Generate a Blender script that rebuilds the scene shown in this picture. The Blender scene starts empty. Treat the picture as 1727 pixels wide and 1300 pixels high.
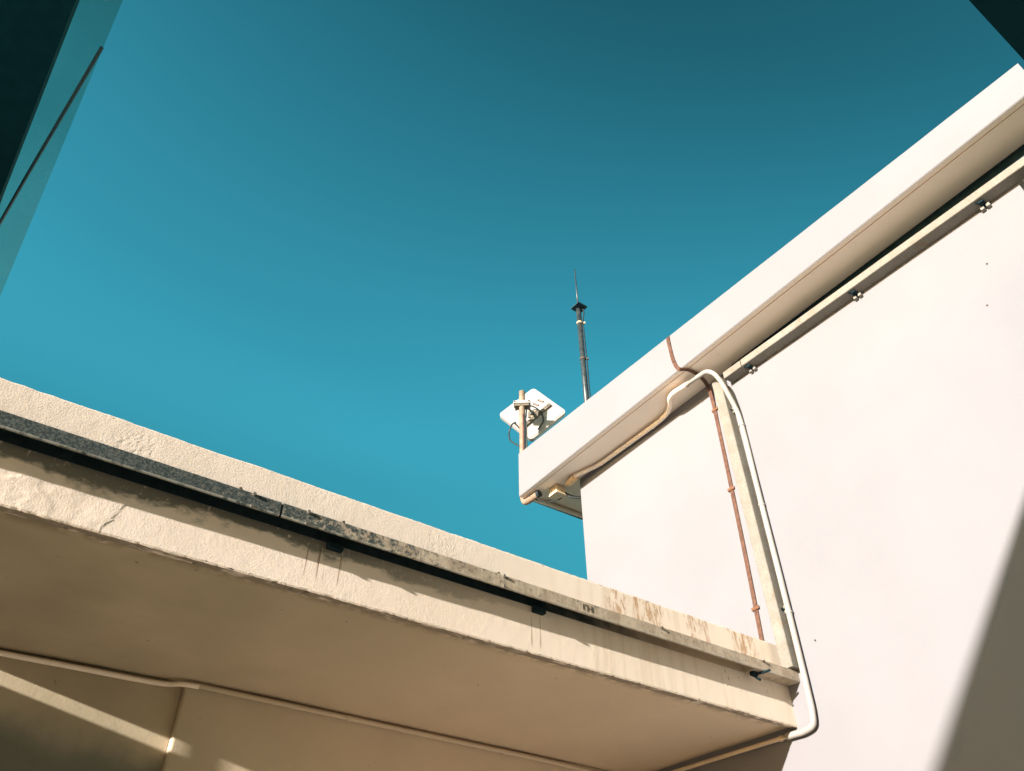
import bpy, bmesh, math, random
from mathutils import Vector, Matrix, noise

random.seed(7)
S = bpy.context.scene
COL = S.collection
PI = math.pi

# ------------------------------------------------------------------ camera
# metres; x runs along the parapet, y along the white wall, z up; the lens is at the origin
cam = bpy.data.cameras.new('camera')
cam.lens = 27.5056
cam.sensor_width = 36.0
cam.clip_start = 0.05
cam.clip_end = 3000
camo = bpy.data.objects.new('camera', cam)
COL.objects.link(camo)
RT = Vector((0.810246, -0.586038, -0.007788))
DN = Vector((0.376294, 0.530352, -0.75969))
FW = Vector((0.449338, 0.612605, 0.650238))
camo.matrix_world = Matrix(((RT.x, -DN.x, -FW.x, 0), (RT.y, -DN.y, -FW.y, 0), (RT.z, -DN.z, -FW.z, 0), (0, 0, 0, 1)))
S.camera = camo

# ------------------------------------------------------------------ sun, sky, exposure
SUN = Vector((-1.0, -0.172, 0.20)).normalized()          # towards the sun
EL = math.asin(SUN.z)
AZ = math.atan2(SUN.x, SUN.y)
w = bpy.data.worlds.new('World')
S.world = w
w.use_nodes = True
nt = w.node_tree
bg = nt.nodes['Background']
sky = nt.nodes.new('ShaderNodeTexSky')
sky.sky_type = 'NISHITA'
sky.sun_disc = False
sky.sun_elevation = EL
sky.sun_rotation = AZ
sky.air_density = 1.0
sky.dust_density = 0.3
sky.ozone_density = 1.0
tint = nt.nodes.new('ShaderNodeMix')
tint.data_type = 'RGBA'
tint.blend_type = 'MULTIPLY'
tint.inputs[0].default_value = 1.0
tint.inputs[7].default_value = (0.185, 0.95, 0.84, 1)
nt.links.new(sky.outputs[0], tint.inputs[6])
# deep polarised-looking blue overhead, clearer towards the middle of the sky
tc = nt.nodes.new('ShaderNodeTexCoord')
sx = nt.nodes.new('ShaderNodeSeparateXYZ')
nt.links.new(tc.outputs['Generated'], sx.inputs[0])
dp = nt.nodes.new('ShaderNodeVectorMath')
dp.operation = 'DOT_PRODUCT'
nt.links.new(tc.outputs['Generated'], dp.inputs[0])
dp.inputs[1].default_value = Vector((0.15, -0.42, 0.89)).normalized()


def sky_curve(sock, pts):
    cu = nt.nodes.new('ShaderNodeFloatCurve')
    cp = cu.mapping.curves[0].points
    cp[0].location = pts[0]
    cp[1].location = pts[-1]
    for q in pts[1:-1]:
        cp.new(*q)
    cu.mapping.update()
    nt.links.new(sock, cu.inputs['Value'])
    return cu.outputs[0]


deep = sky_curve(dp.outputs['Value'], [(0, 0.70), (0.25, 0.70), (0.34, 0.635), (0.42, 0.60), (0.50, 0.54), (0.58, 0.475), (0.65, 0.41), (0.72, 0.335), (0.79, 0.275), (1.0, 0.23)])
lowc = sky_curve(sx.outputs[2], [(0, 1.0), (0.20, 0.95), (0.40, 0.56), (0.52, 0.70), (0.64, 0.97), (1.0, 1.0)])
gm = nt.nodes.new('ShaderNodeMath')
gm.operation = 'MULTIPLY'
nt.links.new(deep, gm.inputs[0])
nt.links.new(lowc, gm.inputs[1])
g2 = nt.nodes.new('ShaderNodeMath')
g2.operation = 'MULTIPLY'
g2.inputs[1].default_value = 2.0
nt.links.new(gm.outputs[0], g2.inputs[0])
gs = nt.nodes.new('ShaderNodeVectorMath')
gs.operation = 'SCALE'
horizon_fill = nt.nodes.new('ShaderNodeMix')           # warm glow added low in the sky as fill for the wall's shade
horizon_fill.data_type = 'RGBA'
horizon_fill.blend_type = 'MULTIPLY'
horizon_fill.inputs[0].default_value = 1.0
horizon_fill.inputs[7].default_value = (1.95, 1.80, 1.42, 1)
nt.links.new(sky.outputs[0], horizon_fill.inputs[6])
hb = nt.nodes.new('ShaderNodeMix')
hb.data_type = 'RGBA'
hf = nt.nodes.new('ShaderNodeMapRange')
hf.interpolation_type = 'SMOOTHSTEP'
hf.inputs[1].default_value = 0.14
hf.inputs[2].default_value = 0.38
hf.inputs[3].default_value = 1.0
hf.inputs[4].default_value = 0.0
nt.links.new(sx.outputs[2], hf.inputs[0])
nt.links.new(hf.outputs[0], hb.inputs[0])
nt.links.new(tint.outputs[2], hb.inputs[6])
nt.links.new(horizon_fill.outputs[2], hb.inputs[7])
nt.links.new(hb.outputs[2], gs.inputs[0])
nt.links.new(g2.outputs[0], gs.inputs['Scale'])
nt.links.new(gs.outputs[0], bg.inputs[0])
bg.inputs[1].default_value = 0.074

sl = bpy.data.lights.new('sun', 'SUN')
sl.energy = 4.5
sl.angle = math.radians(0.53)
sl.color = (1.0, 0.93, 0.84)
so = bpy.data.objects.new('sun', sl)
so.rotation_euler = SUN.to_track_quat('Z', 'Y').to_euler()
so.location = (-8, -3, 9)
COL.objects.link(so)

S.view_settings.view_transform = 'Standard'
S.view_settings.look = 'None'
S.view_settings.gamma = 1.0
S.view_settings.exposure = 1.68
try:
    S.cycles.use_denoising = True
    S.cycles.max_bounces = 10
    S.cycles.diffuse_bounces = 8
    S.cycles.sample_clamp_indirect = 8
except Exception:
    pass


# ------------------------------------------------------------------ material helpers
class NT:
    """small wrapper round a material's node tree"""
    def __init__(s, name, rough=0.85, metal=0.0, spec=0.3):
        s.m = bpy.data.materials.new(name)
        s.m.use_nodes = True
        s.t = s.m.node_tree
        s.b = s.t.nodes['Principled BSDF']
        s.b.inputs['Roughness'].default_value = rough
        s.b.inputs['Metallic'].default_value = metal
        s.b.inputs['Specular IOR Level'].default_value = spec
        s.pos = s.t.nodes.new('ShaderNodeNewGeometry').outputs['Position']

    def n(s, kind, **kw):
        o = s.t.nodes.new(kind)
        for k, v in kw.items():
            setattr(o, k, v)
        return o

    def link(s, a, b):
        s.t.links.new(a, b)

    def put(s, sock, v):
        if isinstance(v, (int, float)):
            sock.default_value = v
        elif isinstance(v, (tuple, list)):
            sock.default_value = (*v, 1) if len(v) == 3 and sock.type == 'RGBA' else v
        else:
            s.link(v, sock)

    def math(s, op, a, b=0.0, clamp=False):
        o = s.n('ShaderNodeMath', operation=op, use_clamp=clamp)
        s.put(o.inputs[0], a)
        s.put(o.inputs[1], b)
        return o.outputs[0]

    def scaled(s, sc, off=(0, 0, 0)):
        o = s.n('ShaderNodeMapping')
        s.link(s.pos, o.inputs['Vector'])
        o.inputs['Scale'].default_value = sc
        o.inputs['Location'].default_value = off
        return o.outputs[0]

    def noise(s, sc=(1, 1, 1), scale=1.0, detail=4, rough=0.55, off=(0, 0, 0), dist=0.0):
        o = s.n('ShaderNodeTexNoise')
        s.link(s.scaled(sc, off), o.inputs['Vector'])
        o.inputs['Scale'].default_value = scale
        o.inputs['Detail'].default_value = detail
        o.inputs['Roughness'].default_value = rough
        o.inputs['Distortion'].default_value = dist
        return o.outputs['Fac']

    def ramp(s, v, a, b, lo=0.0, hi=1.0):
        o = s.n('ShaderNodeMapRange', interpolation_type='SMOOTHSTEP')
        s.link(v, o.inputs[0])
        o.inputs[1].default_value = a
        o.inputs[2].default_value = b
        o.inputs[3].default_value = lo
        o.inputs[4].default_value = hi
        return o.outputs[0]

    def axis(s, k):
        o = s.n('ShaderNodeSeparateXYZ')
        s.link(s.pos, o.inputs[0])
        return o.outputs[k]

    def band(s, k, a, b, soft):
        """1 between a and b along an axis"""
        ax = s.axis(k)
        return s.math('MULTIPLY', s.ramp(ax, a - soft, a + soft), s.ramp(ax, b - soft, b + soft, 1, 0))

    def mul(s, *vs):
        r = vs[0]
        for v in vs[1:]:
            r = s.math('MULTIPLY', r, v)
        return r

    def mix(s, fac, a, b):
        o = s.n('ShaderNodeMix', data_type='RGBA')
        s.put(o.inputs[0], fac)
        s.put(o.inputs[6], a)
        s.put(o.inputs[7], b)
        return o.outputs[2]

    def color(s, c):
        s.put(s.b.inputs['Base Color'], c)

    def bump(s, h, dist, strength=1.0, prev=None):
        o = s.n('ShaderNodeBump')
        o.inputs['Strength'].default_value = strength
        o.inputs['Distance'].default_value = dist
        s.link(h, o.inputs['Height'])
        if prev is not None:
            s.link(prev, o.inputs['Normal'])
        s.link(o.outputs[0], s.b.inputs['Normal'])
        return o.outputs[0]


def simple(name, c1, c2, scale=4.0, rough=0.8, metal=0.0, bump_scale=0, bump_d=0.001, spec=0.3, lo=0.35, hi=0.65):
    n = NT(name, rough, metal, spec)
    f = n.ramp(n.noise(scale=scale, detail=5), lo, hi)
    n.color(n.mix(f, c1, c2))
    if bump_scale:
        n.bump(n.noise(scale=bump_scale, detail=3), bump_d)
    return n.m


M = {}
# white paint of the tall wall: almost even, a few faint patches
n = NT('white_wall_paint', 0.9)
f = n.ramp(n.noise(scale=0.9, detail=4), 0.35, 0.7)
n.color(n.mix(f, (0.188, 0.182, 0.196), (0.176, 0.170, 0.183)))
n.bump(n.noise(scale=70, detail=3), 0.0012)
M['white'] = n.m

# cream paint of the eave's underside
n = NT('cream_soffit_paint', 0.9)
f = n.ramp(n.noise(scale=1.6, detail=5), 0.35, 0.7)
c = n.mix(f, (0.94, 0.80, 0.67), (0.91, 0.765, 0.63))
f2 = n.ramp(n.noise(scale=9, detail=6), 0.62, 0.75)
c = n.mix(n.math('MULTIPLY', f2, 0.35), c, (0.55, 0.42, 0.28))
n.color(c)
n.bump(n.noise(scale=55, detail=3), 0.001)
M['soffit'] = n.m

# cream plaster of the parapet, stained and weathered
n = NT('parapet_plaster', 0.92)
f = n.ramp(n.noise(scale=2.2, detail=6), 0.35, 0.7)
c = n.mix(f, (0.84, 0.715, 0.625), (0.80, 0.67, 0.57))
warm = n.ramp(n.axis(0), 0.8, 4.2)
c = n.mix(n.math('MULTIPLY', warm, 0.5), c, (0.80, 0.69, 0.54))
# rust bleeding from the top of the parapet near the white wall
st = n.ramp(n.noise(sc=(30, 30, 9), scale=1, detail=6, rough=0.7, dist=0.6), 0.45, 0.62)
blot = n.ramp(n.noise(sc=(3.2, 3.2, 2.0), scale=1.4, detail=2, off=(3.1, 0, 1)), 0.42, 0.55)
rust = n.mul(st, blot, n.band(0, 2.75, 4.0, 0.12), n.band(2, 1.79, 1.97, 0.03))
c = n.mix(n.math('MULTIPLY', rust, 0.85), c, (0.42, 0.22, 0.09))
pale = n.mul(n.ramp(n.noise(sc=(18, 18, 1.5), scale=1, detail=4, off=(9, 0, 0)), 0.5, 0.7), n.band(0, 2.4, 4.2, 0.3))
c = n.mix(n.math('MULTIPLY', pale, 0.25), c, (0.50, 0.38, 0.24))
# specks under the trunking close to the wall
sp = n.ramp(n.noise(scale=42, detail=3), 0.63, 0.70)
sp = n.mul(sp, n.ramp(n.noise(scale=9, detail=2, off=(4, 4, 2)), 0.5, 0.6), n.band(0, 3.55, 4.25, 0.1), n.band(2, 1.575, 1.70, 0.02))
c = n.mix(n.math('MULTIPLY', sp, 0.9), c, (0.28, 0.17, 0.09))
# two groups of drip streaks below the hangers
for xa, xb, zz in ((1.02, 1.22, 1.52), (2.22, 2.32, 1.50)):
    d = n.ramp(n.noise(sc=(60, 0, 1.3), scale=1, detail=2, off=(xa * 5, 0, 0)), 0.55, 0.68)
    d = n.mul(d, n.band(0, xa, xb, 0.02), n.band(2, zz, 1.66, 0.025))
    c = n.mix(n.math('MULTIPLY', d, 0.8), c, (0.22, 0.11, 0.05))
# chips along the top and bottom arrises
ch = n.ramp(n.noise(sc=(22, 22, 60), scale=1, detail=4), 0.63, 0.68)
ch = n.mul(ch, n.math('MAXIMUM', n.ramp(n.axis(2), 1.936, 1.944), n.ramp(n.axis(2), 1.470, 1.462)))
c = n.mix(ch, c, (0.10, 0.085, 0.07))
lip = n.mul(n.ramp(n.axis(1), 2.914, 2.917), n.ramp(n.axis(2), 1.50, 1.48), n.ramp(n.noise(sc=(5, 16, 5), scale=2, detail=5), 0.30, 0.50))
c = n.mix(n.math('MULTIPLY', lip, 0.85), c, (0.19, 0.155, 0.11))
# trunking's shade painted into the plaster, with some ragged black mould
shade_mould_edge = n.math('ADD', n.noise(sc=(2.4, 2.4, 5), scale=1.5, detail=6, rough=0.65, off=(0.4, 0, 0)), n.ramp(n.axis(2), 1.60, 1.70, -0.06, 0.24))
shade_mould_edge = n.ramp(shade_mould_edge, 0.46, 0.62)
shade_mould = n.mul(shade_mould_edge, n.ramp(n.noise(sc=(60, 60, 30), scale=1, detail=4), 0.18, 0.42), n.band(2, 1.60, 1.80, 0.03), n.ramp(n.axis(0), 2.7, 0.9))
c = n.mix(n.math('MULTIPLY', shade_mould, 0.85), c, (0.055, 0.07, 0.062))
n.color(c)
b1 = n.bump(n.noise(scale=26, detail=2), 0.0013, 0.5)
n.bump(n.noise(scale=150, detail=3, rough=0.6), 0.0015, 0.65, b1)
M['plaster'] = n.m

# dingy render below the canopy
n = NT('canopy_soffit_render', 0.93)
f = n.ramp(n.noise(scale=1.1, detail=6), 0.3, 0.7)
c = n.mix(f, (0.70, 0.56, 0.41), (0.62, 0.495, 0.36))
left_shade = n.mul(n.ramp(n.noise(scale=0.9, detail=5, off=(2, 1, 0)), 0.15, 0.75), n.ramp(n.axis(0), 2.8, 0.0))  # falloff of light towards the left painted in, broken by noise
c = n.mix(n.math('MULTIPLY', left_shade, 0.8), c, (0.25, 0.225, 0.15))
edge = n.mul(n.ramp(n.axis(1), 3.05, 2.95), n.ramp(n.noise(scale=16, detail=5), 0.40, 0.56))
c = n.mix(n.math('MULTIPLY', edge, 0.75), c, (0.20, 0.15, 0.10))
recess_edge = n.math('ADD', n.math('ADD', n.axis(2), n.math('MULTIPLY', n.axis(0), 0.10)), n.math('MULTIPLY', n.noise(scale=5, detail=6, rough=0.6), 0.22))
recess_shade = n.mul(n.ramp(recess_edge, 1.40, 1.20), n.ramp(n.axis(1), 4.10, 4.18), n.ramp(n.axis(0), 1.018, 1.012))  # shade in the lower left of the recess painted into the wall
c = n.mix(n.math('MULTIPLY', recess_shade, 0.75), c, (0.085, 0.105, 0.09))
sp = n.ramp(n.noise(scale=26, detail=2, off=(7, 3, 1)), 0.75, 0.78)
c = n.mix(n.math('MULTIPLY', sp, 0.7), c, (0.12, 0.10, 0.08))
n.color(c)
b1 = n.bump(n.noise(scale=7, detail=4), 0.006, 0.5)
n.bump(n.noise(scale=80, detail=3), 0.0015, 0.7, b1)
M['dingy'] = n.m

# grey cable trunking, overgrown with lichen towards the left
n = NT('weathered_trunking', 0.8, 0.0, 0.25)
f = n.ramp(n.noise(scale=14, detail=6, rough=0.7), 0.38, 0.64)
c = n.mix(f, (0.46, 0.38, 0.29), (0.33, 0.26, 0.19))
sk = n.ramp(n.noise(sc=(45, 45, 4), scale=1, detail=4), 0.52, 0.7)
c = n.mix(n.math('MULTIPLY', sk, 0.45), c, (0.58, 0.48, 0.35))
grow = n.ramp(n.axis(0), 2.3, 0.1)
lg = n.math('ADD', n.math('MULTIPLY', grow, 0.33), n.noise(scale=34, detail=6, rough=0.75))
lg = n.math('ADD', lg, n.mul(n.ramp(n.axis(1), 2.822, 2.83), n.ramp(n.axis(0), 2.9, 1.5, 0, 0.25)))  # also darkens the underside towards the left, as painted shade
lich = n.ramp(lg, 0.54, 0.72)
pat = n.ramp(n.noise(scale=95, detail=6, rough=0.75, off=(1, 2, 3)), 0.40, 0.66)
c = n.mix(lich, c, n.mix(pat, (0.028, 0.042, 0.044), (0.125, 0.135, 0.125)))
low = n.mul(n.ramp(n.axis(1), 2.824, 2.821), n.ramp(n.axis(2), 1.704, 1.698), n.ramp(n.noise(scale=30, detail=4), 0.35, 0.55))
c = n.mix(n.math('MULTIPLY', low, 0.6), c, (0.48, 0.46, 0.41))
n.color(c)
n.bump(n.noise(scale=90, detail=4, rough=0.7), 0.002, 0.8)
M['trunk_grey'] = n.m

# pale trunking on the white wall
n = NT('pale_trunking', 0.7, 0.0, 0.3)
f = n.ramp(n.noise(scale=8, detail=5), 0.35, 0.7)
c = n.mix(f, (0.200, 0.184, 0.160), (0.170, 0.152, 0.128))
mott = n.ramp(n.noise(scale=60, detail=6, rough=0.75), 0.47, 0.66)
c = n.mix(n.math('MULTIPLY', mott, 0.75), c, (0.14, 0.12, 0.09))
st = n.ramp(n.noise(sc=(10, 16, 10), scale=1, detail=6, rough=0.7, off=(5, 5, 5)), 0.56, 0.66)
c = n.mix(n.math('MULTIPLY', st, 0.5), c, (0.16, 0.10, 0.05))
n.color(c)
n.bump(n.noise(scale=60, detail=3), 0.001, 0.6)
M['trunk_pale'] = n.m

M['pvc'] = simple('white_conduit_plastic', (0.30, 0.285, 0.265), (0.265, 0.245, 0.22), 6, 0.5, spec=0.3)
M['gland'] = simple('buff_plastic', (0.62, 0.45, 0.28), (0.55, 0.38, 0.22), 20, 0.55)
M['box'] = simple('box_plastic', (0.60, 0.47, 0.31), (0.53, 0.40, 0.25), 12, 0.55)
M['box_lid'] = simple('box_lid_plastic', (0.72, 0.60, 0.44), (0.66, 0.54, 0.38), 12, 0.5)
M['copper'] = simple('oxidised_copper_tape', (0.125, 0.060, 0.038), (0.080, 0.036, 0.024), 30, 0.6, 0.25, 60, 0.0008)
M['clip_copper'] = simple('copper_saddle', (0.19, 0.085, 0.045), (0.15, 0.065, 0.035), 30, 0.5, 0.3)
M['steel_clip'] = simple('galvanised_clip', (0.24, 0.225, 0.20), (0.16, 0.15, 0.13), 60, 0.5, 0.4)
M['dark_iron'] = simple('dark_iron', (0.010, 0.04, 0.06), (0.02, 0.055, 0.075), 30, 0.6)
n = NT('cavity_shade_metal', 0.9, 0.0, 0.1)  # shade inside the open trunking painted dark, paler towards the white wall
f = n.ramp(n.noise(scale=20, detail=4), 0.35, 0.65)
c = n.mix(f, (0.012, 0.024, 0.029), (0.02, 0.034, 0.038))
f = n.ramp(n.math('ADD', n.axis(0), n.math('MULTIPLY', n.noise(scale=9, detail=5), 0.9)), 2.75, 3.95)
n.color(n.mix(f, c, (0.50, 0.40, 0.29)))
M['cavity_shade'] = n.m
M['fittings_and_shade'] = simple('black_fittings_and_gap_shade', (0.008, 0.02, 0.026), (0.014, 0.028, 0.034), 20, 0.95, spec=0.05)  # black for small fittings and for the painted shade of the eave gap
M['screw'] = simple('rusty_screw', (0.10, 0.07, 0.05), (0.05, 0.04, 0.03), 50, 0.6)
M['mast_paint'] = simple('cream_mast_paint', (0.27, 0.19, 0.14), (0.20, 0.135, 0.095), 18, 0.6, bump_scale=60, bump_d=0.0008)
M['cable'] = simple('black_cable', (0.008, 0.014, 0.018), (0.02, 0.03, 0.035), 40, 0.45, spec=0.4)
M['cable_brown'] = simple('brown_cable', (0.12, 0.05, 0.035), (0.08, 0.035, 0.025), 40, 0.5)
M['cable_white'] = simple('grey_cable', (0.55, 0.53, 0.50), (0.42, 0.40, 0.38), 40, 0.5)
M['antenna'] = simple('antenna_casing', (0.33, 0.31, 0.305), (0.30, 0.28, 0.275), 8, 0.45, spec=0.4)
M['antenna_grey'] = simple('antenna_grey', (0.19, 0.205, 0.205), (0.165, 0.18, 0.18), 20, 0.5)
M['antenna_tin'] = simple('antenna_bracket_tin', (0.20, 0.165, 0.13), (0.14, 0.115, 0.09), 26, 0.45, 0.3)
M['label_dark'] = simple('printed_label_brown', (0.09, 0.05, 0.045), (0.07, 0.04, 0.035), 90, 0.6)
M['label_white'] = simple('label_print', (0.70, 0.67, 0.64), (0.62, 0.60, 0.58), 90, 0.6)
M['pole'] = simple('grey_steel_pole', (0.055, 0.065, 0.068), (0.03, 0.04, 0.045), 16, 0.4, 0.3, spec=0.5)
M['roof'] = simple('roof_felt', (0.30, 0.29, 0.27), (0.22, 0.21, 0.20), 5, 0.9)
M['ground'] = simple('courtyard_concrete', (0.62, 0.53, 0.41), (0.54, 0.455, 0.345), 1.2, 0.92, bump_scale=40, bump_d=0.002)
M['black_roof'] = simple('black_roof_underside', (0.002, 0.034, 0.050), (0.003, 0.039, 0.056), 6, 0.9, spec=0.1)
M['grey_render'] = simple('grey_render', (0.10, 0.09, 0.08), (0.08, 0.07, 0.06), 3, 0.92, bump_scale=50, bump_d=0.002)
M['pinkish'] = simple('sun_strip_wall_stucco', (0.50, 0.46, 0.40), (0.44, 0.40, 0.34), 3, 0.92, bump_scale=50, bump_d=0.002)

g = NT('tinted_roof_sheet', 0.3)
tr = g.n('ShaderNodeBsdfTransparent')
f = g.ramp(g.noise(scale=1.3, detail=4), 0.3, 0.7)
g.link(g.mix(f, (0.86, 0.86, 0.80), (0.80, 0.81, 0.75)), tr.inputs[0])
gl = g.n('ShaderNodeBsdfGlossy')
gl.inputs['Roughness'].default_value = 0.25
mx = g.n('ShaderNodeMixShader')
mx.inputs[0].default_value = 0.03
g.link(tr.outputs[0], mx.inputs[1])
g.link(gl.outputs[0], mx.inputs[2])
g.link(mx.outputs[0], g.t.nodes['Material Output'].inputs[0])
M['sheet'] = g.m


# ------------------------------------------------------------------ geometry helpers
def thing(name, label, cat, loc=(0, 0, 0), group=None):
    o = bpy.data.objects.new(name, None)
    o.empty_display_size = 0.1
    COL.objects.link(o)
    o.location = loc
    tag(o, label, cat, group)
    return o


def tag(o, label, cat, group=None):
    o['label'] = label
    o['category'] = cat
    if group:
        o['group'] = group
    return o


def base_of(o):
    p = Vector((0, 0, 0))
    while o is not None:
        p += o.location
        o = o.parent
    return p


def put(name, bm, mat, parent=None, smooth=False, at=None):
    """link a bmesh written in world coordinates as ONE mesh object"""
    loc = Vector(at) if at is not None else Vector((0, 0, 0))
    off = base_of(parent) + loc
    bmesh.ops.translate(bm, verts=bm.verts, vec=-off)
    bmesh.ops.recalc_face_normals(bm, faces=bm.faces)
    me = bpy.data.meshes.new(name)
    bm.to_mesh(me)
    bm.free()
    if smooth:
        for p in me.polygons:
            p.use_smooth = True
    me.materials.append(M[mat])
    o = bpy.data.objects.new(name, me)
    COL.objects.link(o)
    o.location = loc
    if parent is not None:
        o.parent = parent
    return o


def BM():
    return bmesh.new()


def box(bm, a, b, bev=0.0):
    x0, y0, z0 = a
    x1, y1, z1 = b
    co = [(x0, y0, z0), (x1, y0, z0), (x1, y1, z0), (x0, y1, z0), (x0, y0, z1), (x1, y0, z1), (x1, y1, z1), (x0, y1, z1)]
    vs = [bm.verts.new(c) for c in co]
    fs = [bm.faces.new([vs[i] for i in f]) for f in ((0, 3, 2, 1), (4, 5, 6, 7), (0, 1, 5, 4), (1, 2, 6, 5), (2, 3, 7, 6), (3, 0, 4, 7))]
    if bev > 0:
        es = list({e for f in fs for e in f.edges})
        bmesh.ops.bevel(bm, geom=es, offset=bev, segments=2, affect='EDGES', profile=0.6)
    return bm


def obox(bm, c, ux, uy, uz, hx, hy, hz, bev=0.0):
    """box about a centre with its own axes"""
    c, ux, uy, uz = Vector(c), Vector(ux).normalized(), Vector(uy).normalized(), Vector(uz).normalized()
    vs = []
    for sz in (-1, 1):
        for sx, sy in ((-1, -1), (1, -1), (1, 1), (-1, 1)):
            vs.append(bm.verts.new(c + ux * hx * sx + uy * hy * sy + uz * hz * sz))
    fs = [bm.faces.new([vs[i] for i in f]) for f in ((0, 3, 2, 1), (4, 5, 6, 7), (0, 1, 5, 4), (1, 2, 6, 5), (2, 3, 7, 6), (3, 0, 4, 7))]
    if bev > 0:
        es = list({e for f in fs for e in f.edges})
        bmesh.ops.bevel(bm, geom=es, offset=bev, segments=2, affect='EDGES', profile=0.6)
    return bm


def spline(pts, sub=8):
    P = [Vector(p) for p in pts]
    if len(P) < 3:
        return P
    out = []
    for i in range(len(P) - 1):
        p0 = P[i - 1] if i else P[0] * 2 - P[1]
        p1, p2 = P[i], P[i + 1]
        p3 = P[i + 2] if i + 2 < len(P) else P[-1] * 2 - P[-2]
        # centripetal weighting keeps bends tight
        t1 = max((p1 - p0).length, 1e-5) ** 0.5
        t2 = max((p2 - p1).length, 1e-5) ** 0.5
        t3 = max((p3 - p2).length, 1e-5) ** 0.5
        m1 = (p2 - p1) + ((p1 - p0) / t1 - (p2 - p0) / (t1 + t2)) * t2
        m2 = (p2 - p1) + ((p3 - p2) / t3 - (p3 - p1) / (t2 + t3)) * t2
        for k in range(sub):
            t = k / sub
            a = 2 * t ** 3 - 3 * t ** 2 + 1
            b = t ** 3 - 2 * t ** 2 + t
            c = -2 * t ** 3 + 3 * t ** 2
            d = t ** 3 - t ** 2
            out.append(p1 * a + m1 * b + p2 * c + m2 * d)
    out.append(P[-1])
    return out


def frames(path):
    T = []
    for i in range(len(path)):
        a = path[max(0, i - 1)]
        b = path[min(len(path) - 1, i + 1)]
        T.append((b - a).normalized())
    u = T[0].orthogonal().normalized()
    out = []
    for i, t in enumerate(T):
        if i:
            ax = T[i - 1].cross(t)
            if ax.length > 1e-9:
                u = Matrix.Rotation(T[i - 1].angle(t), 3, ax.normalized()) @ u
        u = (u - t * u.dot(t)).normalized()
        out.append((u, t.cross(u)))
    return out


def tube(bm, pts, r, seg=12, sub=8, smooth=True, r2=None):
    path = spline(pts, sub) if smooth else [Vector(p) for p in pts]
    fr = frames(path)
    rings = []
    N = len(path)
    for i, (p, (u, v)) in enumerate(zip(path, fr)):
        rr = r if r2 is None else r + (r2 - r) * i / (N - 1)
        rings.append([bm.verts.new(p + (u * math.cos(2 * PI * k / seg) + v * math.sin(2 * PI * k / seg)) * rr) for k in range(seg)])
    for a, b in zip(rings, rings[1:]):
        for k in range(seg):
            bm.faces.new((a[k], a[(k + 1) % seg], b[(k + 1) % seg], b[k]))
    bm.faces.new(rings[0][::-1])
    bm.faces.new(rings[-1])
    return bm


def tape(bm, pts, wdir, hw, ht, sub=8):
    """flat strip: half-width hw along wdir, half-thickness ht"""
    path = spline(pts, sub)
    wd = Vector(wdir).normalized()
    rings = []
    for i, p in enumerate(path):
        t = (path[min(len(path) - 1, i + 1)] - path[max(0, i - 1)]).normalized()
        ww = (wd - t * wd.dot(t)).normalized()
        nn = t.cross(ww)
        rings.append([bm.verts.new(p + ww * a * hw + nn * b * ht) for a, b in ((-1, -1), (1, -1), (1, 1), (-1, 1))])
    for a, b in zip(rings, rings[1:]):
        for k in range(4):
            bm.faces.new((a[k], a[(k + 1) % 4], b[(k + 1) % 4], b[k]))
    bm.faces.new(rings[0][::-1])
    bm.faces.new(rings[-1])
    return bm


def prism(bm, pts, d):
    """closed outline (list of 3-D points in one plane) pushed along d"""
    a = [bm.verts.new(Vector(p)) for p in pts]
    b = [bm.verts.new(Vector(p) + Vector(d)) for p in pts]
    bm.faces.new(a[::-1])
    bm.faces.new(b)
    n = len(a)
    for i in range(n):
        bm.faces.new((a[i], a[(i + 1) % n], b[(i + 1) % n], b[i]))
    return bm


def disc(bm, c, ax, r, h, seg=12):
    c, ax = Vector(c), Vector(ax).normalized()
    return tube(bm, [c, c + ax * h], r, seg, smooth=False)


def fbm(x, y, z=0.0, o=3):
    v, a = 0.0, 1.0
    for i in range(o):
        v += a * noise.noise(Vector((x, y, z)))
        x, y, z, a = x * 2.03, y * 2.03, z + 5.1, a * 0.5
    return v


def sstep(a, b, x):
    t = max(0.0, min(1.0, (x - a) / (b - a)))
    return t * t * (3 - 2 * t)


GZ = -1.6
# ------------------------------------------------------------------ ground
bm = BM()
vs = [bm.verts.new(c) for c in ((-600, -600, GZ), (600, -600, GZ), (600, 600, GZ), (-600, 600, GZ))]
bm.faces.new(vs)
gr = put('ground', bm, 'ground')
gr['kind'] = 'structure'

# ------------------------------------------------------------------ low building with the flaking parapet
FX0, FX1 = -0.85, 4.2      # the open left end is cut at a slant
FZ0, FZ1 = 1.456, 1.950
FY = 2.91
low = thing('low_building', 'low cream building with flaking plaster parapet and shaded canopy underside', 'building', (1.9, 4.0, GZ))


def crack_x(z):
    return 0.272 + (z - 1.478) * 0.38 + 0.010 * noise.noise(Vector((z * 30, 2.2, 0))) + 0.006 * noise.noise(Vector((z * 90, 7.2, 0)))


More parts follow.
